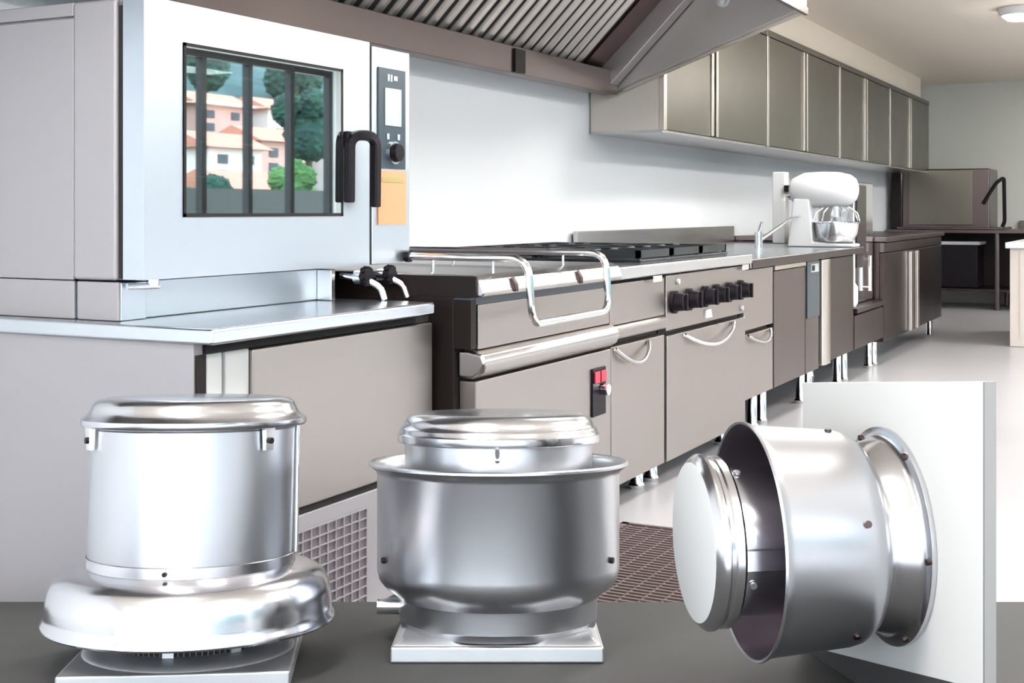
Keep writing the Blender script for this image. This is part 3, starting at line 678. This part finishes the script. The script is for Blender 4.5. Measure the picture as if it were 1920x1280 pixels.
# wedge foot under the board
def dof(s): return d0 + .990 * s
w0 = [bp(sL, zp(dof(sL)) + .0005, -.001), bp(sR, zp(dof(sR)) + .0005, -.001), bp(sR, zp(dof(sR)) + .0005, th + .001), bp(sL, zp(dof(sL)) + .0005, th + .001)]
w1 = [bp(sL, zBL - .0003, -.001), bp(sR, zBR - .0003, -.001), bp(sR, zBR - .0003, th + .001), bp(sL, zBL - .0003, th + .001)]
tag(MB().hexa(w0, w1).build('wedge_support', M['plinth'], smooth=False), 'dark grey wedge under the lower edge of the white board', 'support')
t = thing('wall_exhaust_fan', C0, 'sideways aluminium wall fan bolted to the white board, rightmost of the fans', 'wall fan')
MB().lathe([(.0005, .0001), (.0005, .124), (.003, .1245), (.006, .124), (.0075, .118), (.010, .1135), (.014, .111), (.030, .106), (.036, .101), (.044, .098), (.060, .098)], C0, NX, 128).build('flange', M['alu2'], t)
MB().lathe([(.040, .0985), (.0405, .104), (.046, .1135), (.055, .1195), (.068, .1225), (.160, .1300), (.166, .1325), (.170, .1345), (.173, .1338), (.172, .1310)], C0, NX, 128).build('housing', M['alu'], t)
MB().lathe([(.172, .1310), (.163, .1270), (.07, .119), (.055, .110), (.05, .08), (.05, .0001)], C0, NX, 128).build('inner_face', M['innerdark'], t)  # inside of the housing, coloured dark for its reflection
MB().lathe([(.052, .083), (.205, .083)], C0, NX, 96).build('neck', M['alu2'], t)
MB().lathe([(.2000, .083), (.2010, .0935), (.2040, .0962), (.2120, .0962), (.2140, .0945), (.2180, .0950), (.2210, .0985), (.2250, .0985), (.2280, .0965), (.2320, .0925), (.2345, .0890)], C0, NX, 128).build('cap_rim', M['alu2'], t)
MB().lathe([(.2345, .0890), (.2352, .0870), (.2356, .0001)], C0, NX, 96).build('cap_face', M['capface'], t)
UPZ = Vector((0, 0, 1))
for ang, aa, rr_ in ((88, .075, .1225), (20, .075, .1225), (-45, .075, .1225), (-100, .09, .1235)):
    e = TX * -math.cos(math.radians(ang)) + UPZ * math.sin(math.radians(ang)) if False else (TX * -1) * math.cos(math.radians(ang)) + UPZ * math.sin(math.radians(ang))
    MB().cyl(C0 + NX * aa + e * rr_, C0 + NX * aa + e * (rr_ + .003), .004, 12).build('screw', M['dark'], t)
for ang in (60, 0, -60, 120, 180, 240):
    e = (TX * -1) * math.cos(math.radians(ang)) + UPZ * math.sin(math.radians(ang))
    MB().cyl(C0 + NX * .006 + e * .1185, C0 + NX * .0105 + e * .1185, .0035, 12).build('bolt', M['dark'], t)
for ang in (75, -20, -75):
    e = (TX * -1) * math.cos(math.radians(ang)) + UPZ * math.sin(math.radians(ang)); q = e.cross(NX)
    MB().cyl(C0 + NX * .19 + e * .0835, C0 + NX * .19 + e * .0865, .004, 10).build('clip', M['alum'], t)
e = TX * -1; q = UPZ
MB().hexa([C0 + NX * .06 + e * .0832 + q * -.014, C0 + NX * .2 + e * .0832 + q * -.014, C0 + NX * .2 + e * .0805 + q * .012, C0 + NX * .06 + e * .0805 + q * .012], [C0 + NX * .06 + e * .086 + q * -.012, C0 + NX * .2 + e * .086 + q * -.012, C0 + NX * .2 + e * .086 + q * .010, C0 + NX * .06 + e * .086 + q * .010]).build('seam_strip', M['alu2'], t)

# ---------------------------------------------------------------- outside the windows: terrace wall, houses, trees, hillside
out = MB()
nxh, nyh = 40, 16; vs = []; fs = []
for j in range(nyh + 1):
    for i in range(nxh + 1):
        x = -40 + 200 * i / nxh; y = -8 - 110 * j / nyh
        z = -1.5 + max(0, -y - 22) * .36 + (math.sin(x * .11) * 1.6 + math.sin(x * .23 + y * .2) * .9) * (j / nyh) * 1.6
        vs.append((x, y, z))
for j in range(nyh):
    for i in range(nxh): fs.append((j * (nxh + 1) + i, j * (nxh + 1) + i + 1, (j + 1) * (nxh + 1) + i + 1, (j + 1) * (nxh + 1) + i))
tag(MB().add(vs, fs).build('ground_hillside', M['forest']), kind='structure')
def house(x, y, z, w_, d_, h_, m, lab):
    t = thing('house', (x, y, z), lab, 'house', 'houses outside the windows')
    B(x - w_ / 2, x + w_ / 2, y - d_ / 2, y + d_ / 2, z - 2, z + h_).build('wall', M[m], t)
    MB().prism([(y - d_ / 2 - .4, z + h_), (y + d_ / 2 + .4, z + h_), (y, z + h_ + d_ * .28)], 'x', x - w_ / 2 - .4, x + w_ / 2 + .4).build('roof', M['roof'], t)
    n = max(2, int(w_ / 2.2))
    for k in range(n):
        for zz in (.25, .62):
            xx = x - w_ / 2 + w_ * (k + .5) / n
            B(xx - .3, xx + .3, y + d_ / 2, y + d_ / 2 + .06, z + h_ * zz, z + h_ * zz + h_ * .22).build('window', M['shut'], t)
# positions follow the reflected lines of sight
hs = [(42.5, -33, 2.0, 3.4, 2.6, 1.7, 'pale', 'pale small house, lowest on the left of the slope'), (47.2, -34, 2.4, 3.6, 2.6, 1.8, 'brick', 'pink house at the foot of the slope'), (52.0, -34, 2.4, 3.4, 2.6, 2.0, 'pale', 'pale house at the foot of the slope, on the right'), (50.0, -40, 4.6, 3.8, 2.6, 1.7, 'brick', 'pink house halfway up on the left'), (55.5, -40, 4.6, 3.8, 2.6, 1.8, 'pale', 'pale house halfway up the slope'), (61.0, -40, 4.6, 3.6, 2.6, 1.8, 'brick', 'pink house halfway up on the right'), (38.8, -28.5, .4, 4.2, 2.6, 1.5, 'brick', 'pink house nearest the terrace')]
for *p, l in hs: house(*p, 'distant ' + l)
def tree(x, y, z, r, m, lab):
    t = thing('tree', (x, y, z), lab, 'tree', 'trees outside the windows')
    MB().cyl((x, y, z - 1), (x, y, z + r * 1.2), r * .1, 8).build('trunk', M['trunk'], t)
    cb = MB()
    for k in range(9):
        a_ = random.random() * 6.28; q = random.random() * r * .6
        cb.sphere((x + q * math.cos(a_), y + q * math.sin(a_), z + r * (1.0 + random.random() * 1.1)), r * (.4 + random.random() * .25), 12)
    o = cb.build('crown', m, t)
    tx = bpy.data.textures.new('leaf clumps', 'CLOUDS'); tx.noise_scale = r * .14
    sb = o.modifiers.new('subdivision', 'SUBSURF'); sb.levels = sb.render_levels = 2
    dm = o.modifiers.new('clumps', 'DISPLACE'); dm.texture = tx; dm.strength = r * .35; dm.texture_coords = 'GLOBAL'
tr = [(18.2, -10.4, .9, .45, 'leafl', 'bright green round bush by the terrace wall'), (15.6, -10.6, .5, .4, 'leafl', 'small bright green bush at the left of the terrace'), (34.4, -22, 2.2, 1.15, 'leafd', 'tall dark green tree before the houses, on the right'), (36.9, -22.2, 1.6, 1.15, 'leafd', 'dark green tree right of the tall one'), (33.4, -21.5, -.4, .9, 'leafl', 'fresh green tree left of the tall dark ones'), (34.2, -26.0, .2, .8, 'leafd', 'small dark green tree beside the nearest pink house'), (58.0, -47, 7, 2.0, 'leafd', 'dark green tree high under the woods'), (67.0, -47, 7, 2.2, 'leafd', 'dark green tree at the right end of the woods'), (45.0, -38.5, 4.2, 1.3, 'leafl', 'fresh green tree left of the halfway pink house')]
for x, y, z, r, m_, l in tr: tree(x, y, z, r, M[m_], l)
tag(B(-4, 30, -9.2, -8.9, -1.5, 1.42).build('trim_terrace', M['deck'], smooth=False), kind='structure')
